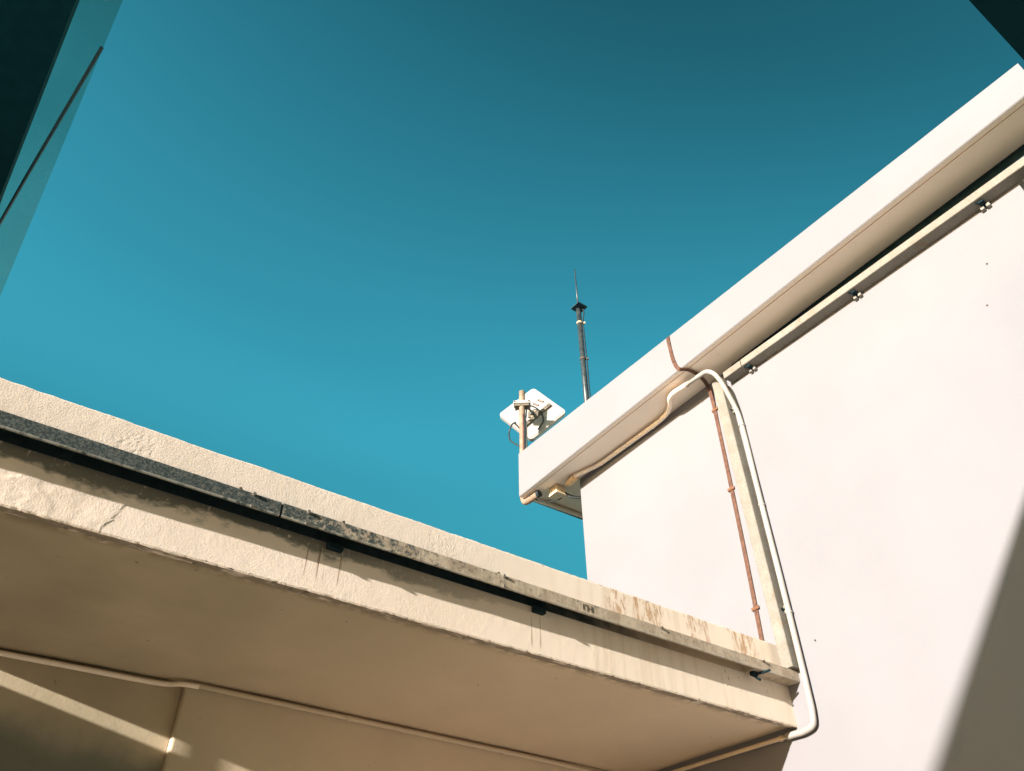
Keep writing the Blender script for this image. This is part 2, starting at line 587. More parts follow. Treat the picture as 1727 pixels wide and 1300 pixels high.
def relief(x, z):
    """distance by which the plaster stands proud of the wall plane"""
    h = 0.0008 * fbm(x * 2.4, z * 2.4, 0.3) + 0.0003 * fbm(x * 13, z * 13, 4.0, 2)
    # crumbling patch on the upper band
    m = sstep(1.0, 0.35, math.hypot((x - 0.275) / 0.11, (z - 1.86) / 0.085) + 0.35 * fbm(x * 14, z * 14, 9.0))
    h += m * (0.0008 * fbm(x * 60, z * 60, 3.0, 3) - 0.0006)
    # a second, fainter rough patch
    m = sstep(1.0, 0.3, math.hypot((x - 1.70) / 0.16, (z - 1.87) / 0.08) + 0.4 * fbm(x * 14, z * 14, 2.0))
    h += m * 0.0005 * fbm(x * 55, z * 55, 8.0, 3)
    m = sstep(1.0, 0.3, math.hypot((x - 1.02) / 0.20, (z - 1.93) / 0.045) + 0.4 * fbm(x * 14, z * 14, 6.0))
    h += m * 0.0005 * fbm(x * 60, z * 60, 1.0, 3)
    # thick skim coat that ends in a crack on the lower band
    c = crack_x(z)
    lowb = sstep(1.66, 1.60, z)
    if x < c + 0.03:
        skim = sstep(c + 0.0025, c - 0.0035, x)
        h += lowb * skim * (0.0012 + 0.0009 * fbm(x * 9, z * 15, 5.0, 2) + 0.0004 * fbm(x * 28, z * 34, 1.5, 2))
    # torn layers at the far left of the lower band
    e = 0.02 + 0.06 * fbm(z * 9, 3.3, 0.0, 3) + (1.56 - z) * 0.75
    h += lowb * sstep(e + 0.012, e - 0.012, x) * (0.0008 + 0.0004 * fbm(x * 22, z * 22, 7.7))
    e2 = e - 0.085 + 0.03 * fbm(z * 20, 8.3, 0.0)
    h += lowb * sstep(e2 + 0.012, e2 - 0.012, x) * -0.0010
    return h


bm = BM()
nx, nz = 700, 72
grid = []
for j in range(nz + 1):
    row = []
    for i in range(nx + 1):
        x = FX0 + (FX1 - FX0) * i / nx
        z = FZ0 + (FZ1 - FZ0) * j / nz
        y = FY - relief(x, z)
        if j == nz:
            z += 0.0035 * fbm(x * 3, 1.0) + 0.0022 * fbm(x * 22, 3.0)
            y += 0.004
        if j == nz - 1:
            z += 0.0035 * fbm(x * 3, 1.0) + 0.001 * fbm(x * 22, 3.0)
        if j == 0:
            chip = max(0.0, fbm(x * 17, 5.5, 0, 3) - 0.25)
            z += 0.0018 * fbm(x * 30, 2.0) + 0.007 * chip
            y += 0.003
        if j == 1:
            chip = max(0.0, fbm(x * 17, 5.5, 0, 3) - 0.25)
            z += 0.004 * chip
        row.append(bm.verts.new((x, y, z)))
    grid.append(row)
for j in range(nz):
    for i in range(nx):
        bm.faces.new((grid[j][i], grid[j][i + 1], grid[j + 1][i + 1], grid[j + 1][i]))
# narrow drip lip below, crumbling at its inner edge, then a small step up to the soffit
lipa = []
lipb = []
for i in range(nx + 1):
    x = FX0 + (FX1 - FX0) * i / nx
    wl = 0.046 + 0.007 * fbm(x * 6, 0.7) + 0.008 * max(0, fbm(x * 21, 4.1))
    lipa.append(bm.verts.new((x, FY + wl, FZ0 + 0.002 + 0.0015 * fbm(x * 25, 8.0))))
    lipb.append(bm.verts.new((x, FY + wl + 0.006, FZ0 + 0.0165)))
for i in range(nx):
    bm.faces.new((grid[0][i + 1], grid[0][i], lipa[i], lipa[i + 1]))
    bm.faces.new((lipa[i + 1], lipa[i], lipb[i], lipb[i + 1]))
# coping and back of the parapet
back = []
backl = []
for i in range(nx + 1):
    t = grid[nz][i].co
    back.append(bm.verts.new((t.x, FY + 0.16, FZ1 - 0.004)))
    backl.append(bm.verts.new((t.x, FY + 0.16, 1.70)))
for i in range(nx):
    bm.faces.new((grid[nz][i], grid[nz][i + 1], back[i + 1], back[i]))
    bm.faces.new((back[i], back[i + 1], backl[i + 1], backl[i]))
# open left end closed off
bm.faces.new([grid[j][0] for j in range(nz + 1)] + [back[0], backl[0], lipb[0], lipa[0]])
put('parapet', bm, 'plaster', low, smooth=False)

# loose plaster crumbs hanging at the drip edge
for cx, cy, r in ((0.158, 2.948, 0.009), (0.237, 2.957, 0.008), (0.288, 2.957, 0.012)):
    bm = BM()
    res = bmesh.ops.create_icosphere(bm, subdivisions=2, radius=r, matrix=Matrix.Translation((cx, cy, FZ0 + 0.004)))
    for v in res['verts']:
        v.co += Vector((fbm(v.co.x * 90, v.co.y * 90, v.co.z * 90), fbm(v.co.y * 90, v.co.z * 90, 1), 0.6 * fbm(v.co.z * 90, v.co.x * 90, 2))) * r * 0.5
    put('plaster_crumb', bm, 'plaster', low)



def slant(y):
    return FX0 + (y - FY) * 0.425


bm = BM()
nx2, ny2 = 90, 30
g2 = []
for j in range(ny2 + 1):
    row = []
    for i in range(nx2 + 1):
        y = 2.963 + (4.55 - 2.963) * j / ny2
        xe = slant(y)
        x = xe + (FX1 - xe) * i / nx2
        row.append(bm.verts.new((x, y, 1.471 + 0.004 * fbm(x * 1.7, y * 1.7, 2.0))))
    g2.append(row)
for j in range(ny2):
    for i in range(nx2):
        bm.faces.new((g2[j][i], g2[j][i + 1], g2[j + 1][i + 1], g2[j + 1][i]))
top = []
put('soffit', bm, 'dingy', low, smooth=True)

bm = BM()
prism(bm, [(slant(3.075), 3.075, 1.60), (4.196, 3.075, 1.60), (4.196, 9.5, 1.60), (slant(4.55), 9.5, 1.60), (slant(4.55), 4.55, 1.60)], (0, 0, 0.10))
put('roof', bm, 'roof', low)


def wall_line(x):
    return 4.205 + (x - 1.02) * 0.026


bm = BM()
prism(bm, [(1.02, 4.215, GZ), (4.196, wall_line(4.196), GZ), (4.196, 9.4, GZ), (1.02, 9.4, GZ)], (0, 0, 1.4705 - GZ - 0.004))
es = [e for e in bm.edges if all(abs(v.co.x - 1.02) < 1e-4 and abs(v.co.y - 4.215) < 1e-4 for v in e.verts)]
bmesh.ops.bevel(bm, geom=es, offset=0.012, segments=3, affect='EDGES', profile=0.5)
put('wall', bm, 'dingy', low)
bm = BM()
prism(bm, [(-0.24, 4.328, GZ), (1.017, 4.268, GZ), (1.017, 9.3, GZ), (-0.24, 9.3, GZ)], (0, 0, 1.4705 - GZ - 0.006))
w2 = put('wall', bm, 'dingy', low)
w2['label'] = 'recessed darker wall left of the projecting corner'

# ------------------------------------------------------------------ tall white building
tow = thing('tall_building', 'tall white building with smooth sunlit wall and overhanging flat roof', 'building', (6.5, 2.6, GZ))
bm = BM()
box(bm, (4.2, 0.462, GZ), (9.5, 4.652, 4.30))
put('wall', bm, 'white', tow)


def roof_pt(y):
    """lip height, soffit height at the wall, top height along the eave"""
    t = (y - 0.072) / (5.12 - 0.072)
    return 4.244 + (4.092 - 4.244) * t, 4.262 + (4.160 - 4.262) * min(1, t * 1.45), 4.520 + (4.606 - 4.520) * t


XF = 3.85
bm = BM()
ny = 40
rows = []
for j in range(ny + 1):
    y = 0.072 + (5.15 - 0.072) * j / ny
    lz, sz, tz = roof_pt(y)
    wob = 0.002 * fbm(y * 3, 2.0)
    prof = [(9.9, tz), (XF + 0.012, tz + wob), (XF, tz - 0.012 + wob), (XF, lz + 0.006), (XF + 0.006, lz)]
    rows.append([bm.verts.new((px, y, pz)) for px, pz in prof])
for a, b in zip(rows, rows[1:]):
    for k in range(len(a) - 1):
        bm.faces.new((a[k], a[k + 1], b[k + 1], b[k]))
for r in (rows[0], rows[-1]):
    e = bm.verts.new((9.9, r[0].co.y, 4.2))
    bm.faces.new(r + [e])
roof = put('roof', bm, 'white', tow)
bm = BM()
rows = []
for j in range(ny + 1):
    y = 0.074 + (5.148 - 0.074) * j / ny
    lz, sz, tz = roof_pt(y)
    prof = [(XF + 0.006, lz - 0.0003), (XF + 0.045, lz + 0.001), (XF + 0.047, lz + 0.035), (XF + 0.056, lz + 0.034), (XF + 0.057, lz + 0.003), (XF + 0.20, lz + (sz - lz) * 0.55), (4.2, sz), (4.75, sz), (9.88, sz)]
    rows.append([bm.verts.new((px, y, pz + 0.0015 * fbm(px * 3, y * 3))) for px, pz in prof])
for a, b in zip(rows, rows[1:]):
    for k in range(len(a) - 1):
        bm.faces.new((a[k], a[k + 1], b[k + 1], b[k]))
put('soffit', bm, 'soffit', roof)
# raised edge strip at the far end of the eave
bm = BM()
prism(bm, [(XF + 0.05, 5.115, 4.092), (5.6, 5.115, 4.153), (5.6, 5.115, 4.18), (XF + 0.05, 5.115, 4.12)], (0, 0.032, 0))
put('edge_strip', bm, 'soffit', roof)
for y, z in ((2.646, 1.894), (0.829, 3.632), (0.941, 3.364)):
    bm = BM()
    disc(bm, (4.2, y, z), (-1, 0, 0.1), 0.0055, 0.006, 8)
    put('screw', bm, 'screw', tow)

# ------------------------------------------------------------------ cable trunking along the parapet
TG = 'cable trunking on the two buildings'
ct = thing('cable_trunking', 'weathered grey cable trunking with dark lichen running along the cream parapet', 'cable trunking', (2.0, 2.865, 1.69), TG)
TZ0, TZ1, TY = 1.693, 1.760, 2.818


def cover(x0, x1, seed, hollow=False):
    """folded metal cover; hollow lengths are opened below to deepen their shade"""
    bm = BM()
    n_ = max(2, int((x1 - x0) / 0.05))
    rings = []
    for i in range(n_ + 1):
        x = x0 + (x1 - x0) * i / n_
        dz = 0.0018 * fbm(x * 2.2, seed)
        dy = 0.0012 * fbm(x * 3.1, seed + 4)
        if hollow:
            pr = ((TY + 0.009 + dy, TZ0 + 0.003 + dz), (TY + 0.009 + dy, TZ0 + dz), (TY + 0.003 + dy, TZ0 + dz), (TY + dy, TZ0 + 0.004 + dz), (TY + dy, TZ1 - 0.004 + dz),
                  (TY + 0.004 + dy, TZ1 + dz), (FY - 0.006, TZ1 + dz), (FY - 0.006, TZ1 - 0.003 + dz), (TY + 0.004 + dy, TZ1 - 0.003 + dz), (TY + 0.004 + dy, TZ0 + 0.003 + dz))
        else:
            pr = ((FY - 0.006, TZ0 + dz), (TY + 0.004 + dy, TZ0 + dz), (TY + dy, TZ0 + 0.004 + dz), (TY + dy, TZ1 - 0.004 + dz), (TY + 0.004 + dy, TZ1 + dz), (FY - 0.006, TZ1 + dz))
        rings.append([bm.verts.new((x, y, z)) for y, z in pr])
    k_ = len(rings[0])
    for a, b in zip(rings, rings[1:]):
        for k in range(k_):
            bm.faces.new((a[k], a[(k + 1) % k_], b[(k + 1) % k_], b[k]))
    bm.faces.new(rings[0][::-1])
    bm.faces.new(rings[-1])
    return bm


c1 = put('trunking_cover', cover(-0.845, 0.872, 1.0, True), 'trunk_grey', ct)
c1['label'] = 'section grown over with blue grey lichen'
c2 = put('trunking_cover', cover(0.882, 3.80, 3.0, True), 'trunk_grey', ct)
c3 = put('trunking_cover', cover(3.803, 4.196, 3.0), 'trunk_grey', ct)
c3['label'] = 'closed rusty beige section next to the white wall'
# back plate of the open lengths, painted black for the shade of the cavity
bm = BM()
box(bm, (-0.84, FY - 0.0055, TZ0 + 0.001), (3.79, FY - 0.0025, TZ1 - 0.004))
put('back_plate', bm, 'cavity_shade', ct)
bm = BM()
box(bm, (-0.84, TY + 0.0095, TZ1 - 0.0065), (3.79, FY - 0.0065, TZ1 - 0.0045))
put('shade_liner', bm, 'cavity_shade', ct)  # dark sheet added to paint the shade under the top plate
c2['label'] = 'long beige section with faint stains'
for x in (0.752, 0.992, 2.005, 3.053, 3.88):
    for z in ((TZ0 + 0.006, TZ1 - 0.008) if x < 3 else (TZ1 - 0.010,)):
        bm = BM()
        disc(bm, (x, TY + 0.002, z), (0, -1, 0), 0.0075, 0.012, 8)
        put('bolt', bm, 'steel_clip' if x < 3 else 'screw', ct, smooth=False)
for x in (0.705, 1.17, 2.0):
    bm = BM()
    obox(bm, (x, TY + 0.035, TZ1 + 0.010), (1, 0, 0.5), (0, 1, 0), (-0.5, 0, 1), 0.006, 0.010, 0.014, 0.002)
    put('lug', bm, 'screw', ct)
for x in (1.165, 2.275):
    bm = BM()
    box(bm, (x - 0.035, FY - 0.030, TZ0 - 0.030), (x + 0.035, FY + 0.004, TZ0 - 0.001), 0.003)
    put('hanger', bm, 'fittings_and_shade', ct)
# the small stamped mark on the cover reads like I 7 - I
bm = BM()
for x0, z0, x1, z1 in ((2.498, 1.712, 2.504, 1.742), (2.511, 1.737, 2.530, 1.742), (2.526, 1.712, 2.531, 1.742), (2.537, 1.724, 2.547, 1.729), (2.553, 1.712, 2.559, 1.742)):
    box(bm, (x0, TY - 0.0025, z0), (x1, TY + 0.002, z1))
put('stamped_mark', bm, 'screw', ct)
# wing clip near the wall
bm = BM()
obox(bm, (3.835, 2.868, 1.682), (1, 0.1, 0), (0, 1, 0.2), (0, -0.2, 1), 0.022, 0.016, 0.012, 0.004)
tube(bm, [(3.845, 2.855, 1.680), (3.88, 2.82, 1.690), (3.905, 2.80, 1.700)], 0.0075, 8)
tube(bm, [(3.83, 2.868, 1.675), (3.842, 2.855, 1.655), (3.862, 2.85, 1.648)], 0.0075, 8)
put('clip', bm, 'fittings_and_shade', ct)

# ------------------------------------------------------------------ upright trunking on the white wall
vt = thing('cable_trunking', 'pale upright trunking standing against the white wall beside the copper tape', 'cable trunking', (4.15, 2.85, 1.76), TG)


def vcover(za, zb):
    bm = BM()
    n_ = 12
    rings = []
    for i in range(n_ + 1):
        z = za + (zb - za) * i / n_
        yl = 2.866 + (z - 1.8) * 0.0154
        yr = 2.787 + (z - 1.8) * 0.0118
        rings.append([bm.verts.new((x, y, z)) for x, y in ((4.198, yr), (4.118, yr), (4.113, yr + 0.005), (4.113, yl - 0.005), (4.118, yl), (4.198, yl))])
    for a, b in zip(rings, rings[1:]):
        for k in range(6):
            bm.faces.new((a[k], a[(k + 1) % 6], b[(k + 1) % 6], b[k]))
    bm.faces.new(rings[0][::-1])
    bm.faces.new(rings[-1])
    return bm


put('trunking_cover', vcover(1.764, 4.10), 'trunk_pale', vt)


def wall_clip(parent, y, z, horiz):
    """spring clip: a dark tongue and two pale jaws"""
    bm = BM()
    if horiz:
        obox(bm, (4.155, y, z - 0.008), (0, 1, 0), (1, 0, 0), (0, 0, 1), 0.016, 0.028, 0.008, 0.003)
        tube(bm, [(4.15, y + 0.01, z - 0.005), (4.122, y + 0.028, z - 0.004)], 0.007, 8, smooth=False)
    else:
        obox(bm, (4.17, y - 0.008, z), (0, 1, 0), (1, 0, 0), (0, 0, 1), 0.008, 0.026, 0.012, 0.003)
        tube(bm, [(4.16, y - 0.004, z + 0.006), (4.135, y + 0.016, z + 0.022)], 0.0065, 8, smooth=False)
    c = put('clip', bm, 'fittings_and_shade', parent)
    for s in (-1, 1):
        bm = BM()
        if horiz:
            obox(bm, (4.182, y + s * 0.018, z - 0.026), (0, 1, 0), (1, 0, 0), (0, 0, 1), 0.012, 0.016, 0.012, 0.004)
        else:
            obox(bm, (4.182, y - 0.030, z + s * 0.016), (0, 1, 0), (1, 0, 0), (0, 0, 1), 0.012, 0.016, 0.011, 0.004)
        put('jaw', bm, 'steel_clip', c)


wall_clip(vt, 2.826, 3.772, False)
wall_clip(vt, 2.806, 2.136, False)

# ------------------------------------------------------------------ trunking under the eave
et = thing('cable_trunking', 'pale stained trunking running level under the eave at the top of the white wall', 'cable trunking', (4.15, 1.4, 4.04), TG)
EZ0, EZ1 = 4.034, 4.098


def ecover(y0, y1):
    bm = BM()
    n_ = 16
    rings = []
    for i in range(n_ + 1):
        y = y0 + (y1 - y0) * i / n_
        d = 0.0015 * fbm(y * 2.1, 6.0)
        rings.append([bm.verts.new((x, y, z + d)) for x, z in ((4.198, EZ0), (4.104, EZ0), (4.100, EZ0 + 0.004), (4.100, EZ1 - 0.004), (4.104, EZ1), (4.198, EZ1))])
    for a, b in zip(rings, rings[1:]):
        for k in range(6):
            bm.faces.new((a[k], a[(k + 1) % 6], b[(k + 1) % 6], b[k]))
    bm.faces.new(rings[0][::-1])
    bm.faces.new(rings[-1])
    return bm


put('trunking_cover', ecover(0.10, 2.585), 'trunk_pale', et)
s = put('trunking_cover', ecover(2.592, 2.765), 'trunk_pale', et)
s['label'] = 'short end section next to the bent conduit'
bm = BM()  # black strip added where the gap above the trunking lies in shade
rings = []
for i in range(13):
    y = 0.11 + (2.72 - 0.11) * i / 12
    zt = roof_pt(y)[1] - 0.002
    rings.append([bm.verts.new(c) for c in ((4.172, y, EZ1 + 0.002), (4.197, y, EZ1 + 0.002), (4.197, y, zt), (4.172, y, zt - 0.002))])
for a, b in zip(rings, rings[1:]):
    for k in range(4):
        bm.faces.new((a[k], a[(k + 1) % 4], b[(k + 1) % 4], b[k]))
bm.faces.new(rings[0][::-1])
bm.faces.new(rings[-1])
gs_ = put('gap_shade', bm, 'fittings_and_shade', et)
gs_['label'] = 'black strip added for the shade in the gap up to the soffit'
for y in (2.548, 1.602, 0.669):
    wall_clip(et, y, EZ0, True)

# ------------------------------------------------------------------ round white conduit
cd = thing('conduit', 'long round white conduit bending down from the eave past the trunking and under the canopy', 'conduit', (4.17, 2.77, 2.8))
R = 0.019
eave_run = [(4.085, 4.60, 4.115), (4.12, 4.47, 4.118), (4.155, 4.34, 4.122), (4.160, 4.0, 4.122), (4.158, 3.72, 4.122), (4.150, 3.50, 4.122), (4.125, 3.40, 4.122), (4.065, 3.315, 4.122),
            (4.005, 3.255, 4.12), (3.985, 3.20, 4.12), (3.990, 3.10, 4.12), (3.994, 3.04, 4.12)]
path = [(3.994, 3.045, 4.12), (4.0, 2.93, 4.12), (4.005, 2.845, 4.112), (4.020, 2.795, 4.065), (4.055, 2.770, 3.98), (4.105, 2.765, 3.87), (4.152, 2.764, 3.76),
        (4.172, 2.763, 3.66), (4.174, 2.762, 3.0), (4.174, 2.760, 2.2), (4.172, 2.764, 1.62), (4.170, 2.768, 1.50), (4.170, 2.785, 1.435), (4.170, 2.85, 1.415), (4.170, 2.93, 1.415),
        (4.171, 2.98, 1.4155)]
painted = [(4.171, 2.975, 1.4155), (4.171, 3.3, 1.4175), (4.170, 3.6, 1.419), (4.170, 4.05, 1.422), (4.150, 4.16, 1.424), (4.10, 4.205, 1.427), (4.0, wall_line(4.0) - 0.016, 1.436)] + [(x, wall_line(x) - 0.015, 1.442) for x in (3.4, 2.6, 1.8, 1.25, 1.06)]
p4 = put('pipe', tube(BM(), eave_run, R, 16, 8), 'soffit', cd, smooth=True)  # same white conduit, its tone in the eave's shade set by colour
p4['label'] = 'S bend length under the eave with its shaded tone put into cream colour'
bm = tube(BM(), path, R, 16, 8)
put('pipe', bm, 'pvc', cd, smooth=True)
p3 = put('pipe', tube(BM(), painted, 0.0125, 12, 8), 'dingy', cd, smooth=True)
p3['label'] = 'length under the canopy painted over like the wall'
bm = tube(BM(), [(1.075, wall_line(1.06) - 0.022, 1.436), (0.99, 4.20, 1.437), (0.93, 4.245, 1.438), (0.5, 4.270, 1.438), (-0.23, 4.306, 1.443)], 0.0125, 12, 8)
p2 = put('pipe', bm, 'soffit', cd, smooth=True)  # cream colour stands in for sunlight along this length
p2['label'] = 'thinner length along the recessed wall'


def saddle(c, ax, mat='pvc', r=R):
    bm = BM()
    c, ax = Vector(c), Vector(ax).normalized()
    tube(bm, [c - ax * 0.008, c + ax * 0.008], r + 0.0035, 14, smooth=False)
    return put('saddle', bm, mat, cd)


saddle((4.174, 2.762, 2.90), (0, 0, 1))
saddle((4.173, 2.763, 3.60), (0, 0, 1))
saddle((4.174, 2.760, 2.11), (0, 0, 1))
saddle((4.171, 3.02, 1.4155), (0, 1, 0), 'dingy', 0.0135)
saddle((4.158, 3.62, 4.122), (0, 1, 0), 'soffit')
saddle((4.158, 4.30, 4.122), (0.1, -1, 0), 'soffit')
saddle((3.994, 3.05, 4.12), (0, 1, 0))
for x in (1.93, 3.02):
    saddle((x, wall_line(x) - 0.015, 1.442), (1, 0.026, 0), 'dingy', 0.0125)
bm = tube(BM(), [(4.100, 4.70, 4.11), (4.096, 4.665, 4.112), (4.088, 4.60, 4.115)], 0.036, 8, smooth=False)
tube(bm, [(4.10, 4.735, 4.108), (4.10, 4.695, 4.11)], 0.020, 10, smooth=False)
bmesh.ops.translate(bm, verts=bm.verts, vec=(0, -0.01, -0.012))
put('gland', bm, 'gland', cd)

# ------------------------------------------------------------------ copper tape
tp = thing('lightning_conductor', 'flat brown copper tape running down the white wall from the roof edge', 'lightning conductor', (4.19, 3.0, 2.9))
pts = [(3.93, 3.03, 4.566), (3.862, 3.03, 4.566), (3.843, 3.03, 4.545), (3.842, 3.028, 4.42), (3.841, 3.018, 4.28), (3.840, 2.992, 4.18), (3.848, 2.972, 4.152), (3.88, 2.945, 4.147), (3.94, 2.932, 4.147), (4.02, 2.935, 4.146),
       (4.10, 2.950, 4.135), (4.155, 2.964, 4.085), (4.182, 2.975, 3.98), (4.192, 2.982, 3.84), (4.193, 2.99, 3.2), (4.193, 3.004, 2.5), (4.193, 3.022, 1.96)]
put('tape', tape(BM(), pts, (0, 1, 0), 0.0155, 0.003), 'copper', tp)
for y, z in ((2.978, 3.90), (2.993, 3.16), (3.012, 2.235)):
    bm = BM()
    box(bm, (4.183, y - 0.030, z - 0.011), (4.1985, y + 0.030, z + 0.011), 0.003)
    put('clip', bm, 'clip_copper', tp)

# ------------------------------------------------------------------ junction box and cable loop below the eave
jb = thing('junction_box', 'small buff junction box screwed under the far corner of the eave', 'junction box', (4.085, 4.86, 4.11))
bm = BM()
box(bm, (4.035, 4.805, 4.050), (4.140, 4.915, 4.135), 0.006)
put('box_body', bm, 'box', jb)
bm = BM()
box(bm, (4.029, 4.799, 4.034), (4.146, 4.921, 4.049), 0.005)
put('lid', bm, 'box_lid', jb)
cb = thing('cable', 'thin black cable looping under the junction box to the wall corner', 'cable', (4.1, 4.95, 4.05))
bm = tube(BM(), [(3.90, 5.07, 4.085), (3.97, 5.03, 4.035), (4.05, 4.97, 4.010), (4.12, 4.90, 4.020), (4.155, 4.85, 4.050), (4.16, 4.82, 4.08)], 0.0055, 8, 6)
put('cable_run', bm, 'cable', cb, smooth=True)
for k, d in enumerate((0.0, 0.022)):
    bm = tube(BM(), [(4.155, 4.825, 4.085), (4.18, 4.80, 4.055 - d), (4.23, 4.76, 4.03 - d), (4.30, 4.71, 4.03 - d), (4.40, 4.67, 4.045 - d), (4.6, 4.665, 4.05 - d)], 0.006, 8, 6)
    put('cable_run', bm, 'cable', cb, smooth=True)

# ------------------------------------------------------------------ bent mast pipe with the panel antenna
def mast_at(z):
    return Vector((3.93, 5.192 - 0.012 * (z - 4.15), z))


mp = thing('mast', 'cream painted J shaped mast pipe fixed behind the end of the white eave', 'mast', (3.93, 5.19, 4.06))
mast = [mast_at(5.47), mast_at(5.0), mast_at(4.5), mast_at(4.17), (3.931, 5.187, 4.110), (3.934, 5.165, 4.072), (3.938, 5.125, 4.062), (3.942, 5.08, 4.062), (3.95, 4.99, 4.068)]
put('pipe', tube(BM(), mast, 0.032, 18, 8), 'mast_paint', mp, smooth=True)
bm = disc(BM(), (3.950, 4.992, 4.068), (0.2, -1.0, 0.06), 0.035, 0.03, 14)
put('cap', bm, 'cable', mp)

an = thing('panel_antenna', 'white square panel antenna tilted as a diamond at the top of the mast', 'antenna', (4.18, 5.32, 5.39))
NB = Vector((-0.67, -0.735, 0.10)).normalized()            # out of its back, towards the court
CC = Vector((4.18, 5.325, 5.388))
UA = (Vector((4.15, 4.76, 5.04)) - Vector((3.66, 5.21, 5.07))).normalized()
UA = (UA - NB * UA.dot(NB)).normalized()
UB = NB.cross(UA).normalized()
if UB.z < 0:
    UB = -UB
e1 = (UA + UB * 1.06).normalized()       # the two edge directions of the square
e2 = (UB * 1.06 - UA).normalized()
H = 0.263


def P(a, b, c=0.0):
    return CC + UA * a * 1.07 + UB * b * 1.07 + NB * c


def rounded(half, rad, c, seg=7):
    out = []
    for sx, sy, a0 in ((1, 1, 0), (-1, 1, 90), (-1, -1, 180), (1, -1, 270)):
        for k in range(seg + 1):
            a = math.radians(a0 + 90 * k / seg)
            out.append((sx * (half - rad) + rad * math.cos(a), sy * (half - rad) + rad * math.sin(a)))
    r2 = math.sqrt(0.5)
    return [CC + UA * (x - y) * r2 * 1.02 + UB * (x + y) * r2 * 1.08 + NB * c for x, y in out]


bm = prism(BM(), rounded(H, 0.042, -0.045), NB * 0.045)
pn = put('panel', bm, 'antenna', an)
bm = prism(BM(), rounded(H - 0.016, 0.034, 0.0002), NB * 0.004)
put('back_plate', bm, 'antenna', pn)
# rail across the back, with bolts
r0, r1 = P(0.185, 0.10), P(-0.085, -0.205)
ru = (r1 - r0).normalized()
rv = NB.cross(ru).normalized()
bm = BM()
obox(bm, (r0 + r1) / 2 + NB * 0.016, ru, rv, NB, (r1 - r0).length / 2, 0.020, 0.011, 0.002)
rl = put('rail', bm, 'antenna_tin', an)
for k in range(6):
    c = r0 + (r1 - r0) * (0.10 + 0.16 * k) + NB * 0.027
    put('bolt', disc(BM(), c, NB, 0.0065, 0.006, 8), 'screw', rl)
bm = BM()
obox(bm, P(0.01, -0.03, 0.014), UA, UB, NB, 0.055, 0.05, 0.010, 0.004)
hb = put('mount_plate', bm, 'antenna_tin', an)
put('hub', disc(BM(), P(-0.005, -0.035, 0.022), NB, 0.022, 0.03, 12), 'antenna_grey', hb)
for s in ((0.03, 0.0), (-0.035, 0.0), (0.0, -0.075)):
    put('bolt', disc(BM(), P(s[0], s[1], 0.022), NB, 0.009, 0.012, 8), 'gland', hb)
for a, b, mat in ((0.085, 0.165, 'label_dark'), (0.035, 0.115, 'label_dark')):
    bm = BM()
    d = (UA * 0.86 - UB * 0.5).normalized()
    obox(bm, P(a, b, 0.0055), d, NB.cross(d), NB, 0.037, 0.0125, 0.0015)
    lb = put('sticker', bm, mat, pn)
    bm = BM()
    for k, (o, hw) in enumerate(((-0.019, 0.007), (0.0, 0.008), (0.018, 0.006))):
        obox(bm, P(a, b, 0.0075) + d * o + NB.cross(d) * 0.001, d, NB.cross(d), NB, hw * 0.55, 0.003, 0.0008)
    put('print', bm, 'label_white', lb)
# clamp round the mast and its arm
bm = BM()
CP = mast_at(5.30)
obox(bm, CP, UA, NB.cross(UA), NB, 0.090, 0.021, 0.042, 0.006)
cl = put('clamp', bm, 'antenna', an)
bm = BM()
obox(bm, CP - Vector((0, 0, 0.037)), UA, NB.cross(UA), NB, 0.078, 0.014, 0.036, 0.004)
put('clamp_jaw', bm, 'antenna_tin', cl)
for s in (-1, 1):
    c = CP + UA * 0.076 * s
    put('bolt', tube(BM(), [c + NB * 0.055, c - NB * 0.10], 0.006, 8, smooth=False), 'screw', cl)
bm = tube(BM(), [CP - Vector((0, 0, 0.02)), P(-0.03, 0.03, 0.03), P(-0.005, -0.03, 0.03)], 0.014, 8)
put('arm', bm, 'antenna_tin', an, smooth=True)
put('connector', disc(BM(), P(-0.175, -0.03, 0.0) - UB * 0.10, -UB, 0.014, 0.03, 10), 'dark_iron', an)

cv = thing('cable', 'black and grey cables strapped down the mast and curving to the panel antenna', 'cable', (3.90, 5.18, 4.75))
for k, (dx, dy, mat) in enumerate(((-0.012, -0.034, 'cable_brown'), (0.004, -0.040, 'cable'), (0.020, -0.036, 'cable_white'), (0.033, -0.026, 'cable'), (0.041, -0.012, 'cable'))):
    o = Vector((dx, dy, 0))
    bm = tube(BM(), [mast_at(5.14 - 0.012 * k) + o * 0.75, mast_at(5.04) + o, mast_at(4.85) + o, mast_at(4.68) + o, mast_at(4.50) + o * 0.9], 0.0085, 8, 6)
    put('cable_run', bm, mat, cv, smooth=True)
bm = tube(BM(), [mast_at(5.10) + Vector((0.03, -0.02, 0)), P(-0.03, 0.045, 0.07), P(0.03, 0.035, 0.05), P(0.085, -0.02, 0.04), P(0.115, -0.09, 0.03), P(0.115, -0.16, 0.03), P(0.07, -0.26, 0.03)], 0.0078, 8, 6)
put('cable_run', bm, 'cable', cv, smooth=True)
bm = tube(BM(), [P(-0.175, -0.13, 0.0), (3.875, 5.30, 5.06), (3.86, 5.325, 4.97), (3.865, 5.315, 4.88), (3.885, 5.265, 4.81), mast_at(4.75) + Vector((-0.02, 0.02, 0))], 0.0085, 8, 6)
put('cable_run', bm, 'cable', cv, smooth=True)

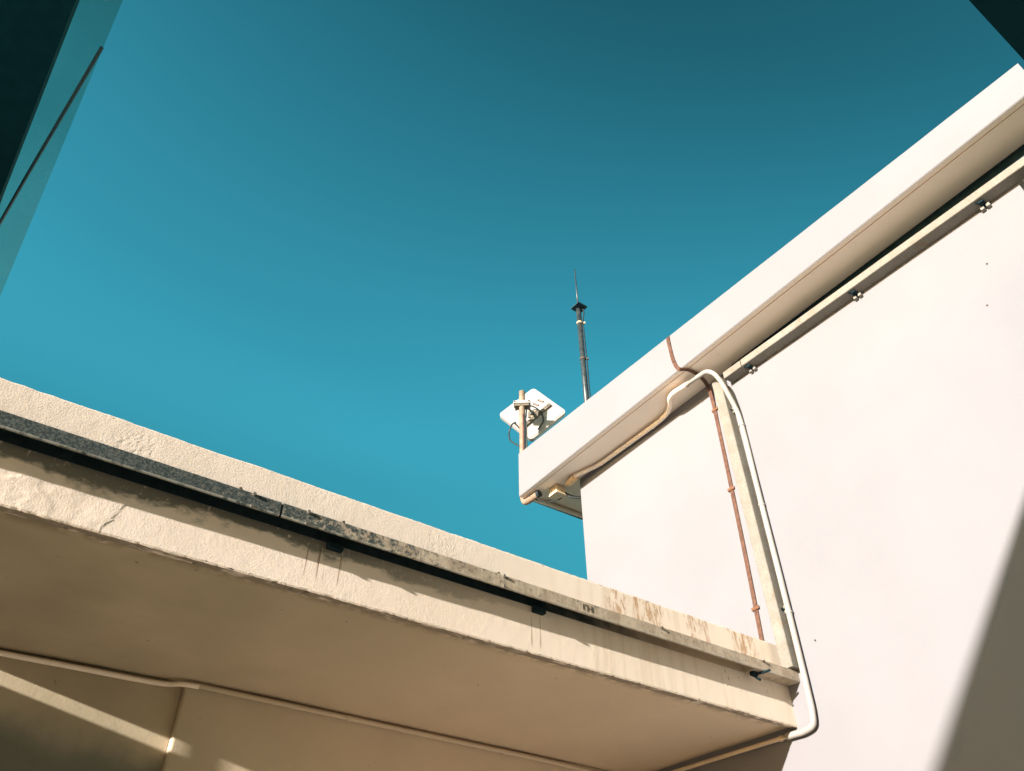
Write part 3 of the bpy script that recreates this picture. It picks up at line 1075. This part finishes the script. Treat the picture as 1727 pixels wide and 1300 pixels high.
# ------------------------------------------------------------------ whip antenna on its steel pole
wa = thing('whip_antenna', 'thin whip antenna with a square ground plate on a dark steel pole above the roof', 'antenna', (4.42, 4.7, 4.55))
put('pole', tube(BM(), [(4.425, 4.70, 4.54), (4.425, 4.70, 6.66)], 0.029, 16, smooth=False), 'pole', wa, smooth=True)
bm = BM()
box(bm, (4.355, 4.615, 6.66), (4.495, 4.755, 6.672))
put('plate', bm, 'dark_iron', wa)
put('whip', tube(BM(), [(4.425, 4.70, 6.672), (4.425, 4.70, 7.36)], 0.0105, 8, smooth=False, r2=0.006), 'pole', wa, smooth=True)
bm = tube(BM(), [(4.46, 4.66, 6.66), (4.465, 4.655, 6.58), (4.455, 4.67, 6.46), (4.456, 4.674, 6.2), (4.460, 4.672, 5.8), (4.456, 4.674, 5.4), (4.464, 4.668, 5.0), (4.458, 4.672, 4.56)], 0.008, 8, 6)
put('feeder_cable', bm, 'cable', wa, smooth=True)
for z in (6.42, 5.86, 5.05):
    bm = tube(BM(), [(4.425, 4.70, z - 0.012), (4.425, 4.70, z + 0.012)], 0.034, 14, smooth=False)
    obox(bm, (4.462, 4.668, z), (1, -1, 0), (1, 1, 0), (0, 0, 1), 0.016, 0.008, 0.010)
    put('clamp', bm, 'screw' if z < 6.4 else 'gland', wa)

# ------------------------------------------------------------------ dark roof above on the left
lr = thing('overhanging_roof', 'dark roof overhanging on the left with a tinted translucent edge sheet', 'roof', (-3.2, 9.0, GZ))
bm = BM()
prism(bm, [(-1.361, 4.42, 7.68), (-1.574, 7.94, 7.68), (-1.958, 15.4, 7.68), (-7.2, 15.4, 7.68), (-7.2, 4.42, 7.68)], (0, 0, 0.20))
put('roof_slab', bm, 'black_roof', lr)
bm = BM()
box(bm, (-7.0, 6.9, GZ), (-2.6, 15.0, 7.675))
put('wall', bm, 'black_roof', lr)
bm = BM()
prism(bm, [(-1.024, 4.42, 7.72), (-1.293, 9.86, 7.72), (-1.56, 15.4, 7.72), (-1.950, 15.4, 7.72), (-1.571, 7.94, 7.72), (-1.357, 4.42, 7.72)], (0, 0, 0.006))
put('edge_sheet', bm, 'sheet', lr)
put('stay_rod', tube(BM(), [(-1.078, 5.399, 7.68), (-1.382, 7.49, 7.675), (-1.664, 9.54, 7.655)], 0.018, 8, smooth=False), 'dark_iron', lr, smooth=True)

# ------------------------------------------------------------------ dark roof overhead on the right (its edge shades the wall)
rr = thing('porch_roof', 'black porch roof edge overhead at the upper right corner', 'roof', (-2.0, -2.0, GZ))
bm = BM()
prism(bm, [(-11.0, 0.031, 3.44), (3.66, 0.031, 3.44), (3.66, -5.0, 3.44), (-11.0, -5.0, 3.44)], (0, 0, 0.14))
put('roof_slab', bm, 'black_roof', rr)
bm = BM()
box(bm, (-11.0, -4.9, GZ), (3.6, -2.6, 3.436))
put('wall', bm, 'grey_render', rr)

# ------------------------------------------------------------------ out of frame to the left: wall and pipe added to shape the sun strip
bm = prism(BM(), [(-1.50, 3.00, GZ), (-0.66, 4.98, GZ), (-0.66, 8.0, GZ), (-0.80, 8.0, GZ), (-0.80, 5.0, GZ), (-1.64, 3.05, GZ)], (0, 0, 1.562 - GZ))
tag(put('sun_strip_wall', bm, 'pinkish', at=(-1.06, 4.2, GZ)), 'unseen rendered wall added to trim the lower edge of the sun strip', 'wall')
bm = tube(BM(), [(-0.60, 3.910, GZ), (-0.60, 3.910, 1.60)], 0.016, 12, smooth=False)
tag(put('shadow_pipe', bm, 'dark_iron', smooth=True, at=(-0.60, 3.910, GZ)), 'slim unseen pipe added to cut a gap in the sun strip', 'pipe')
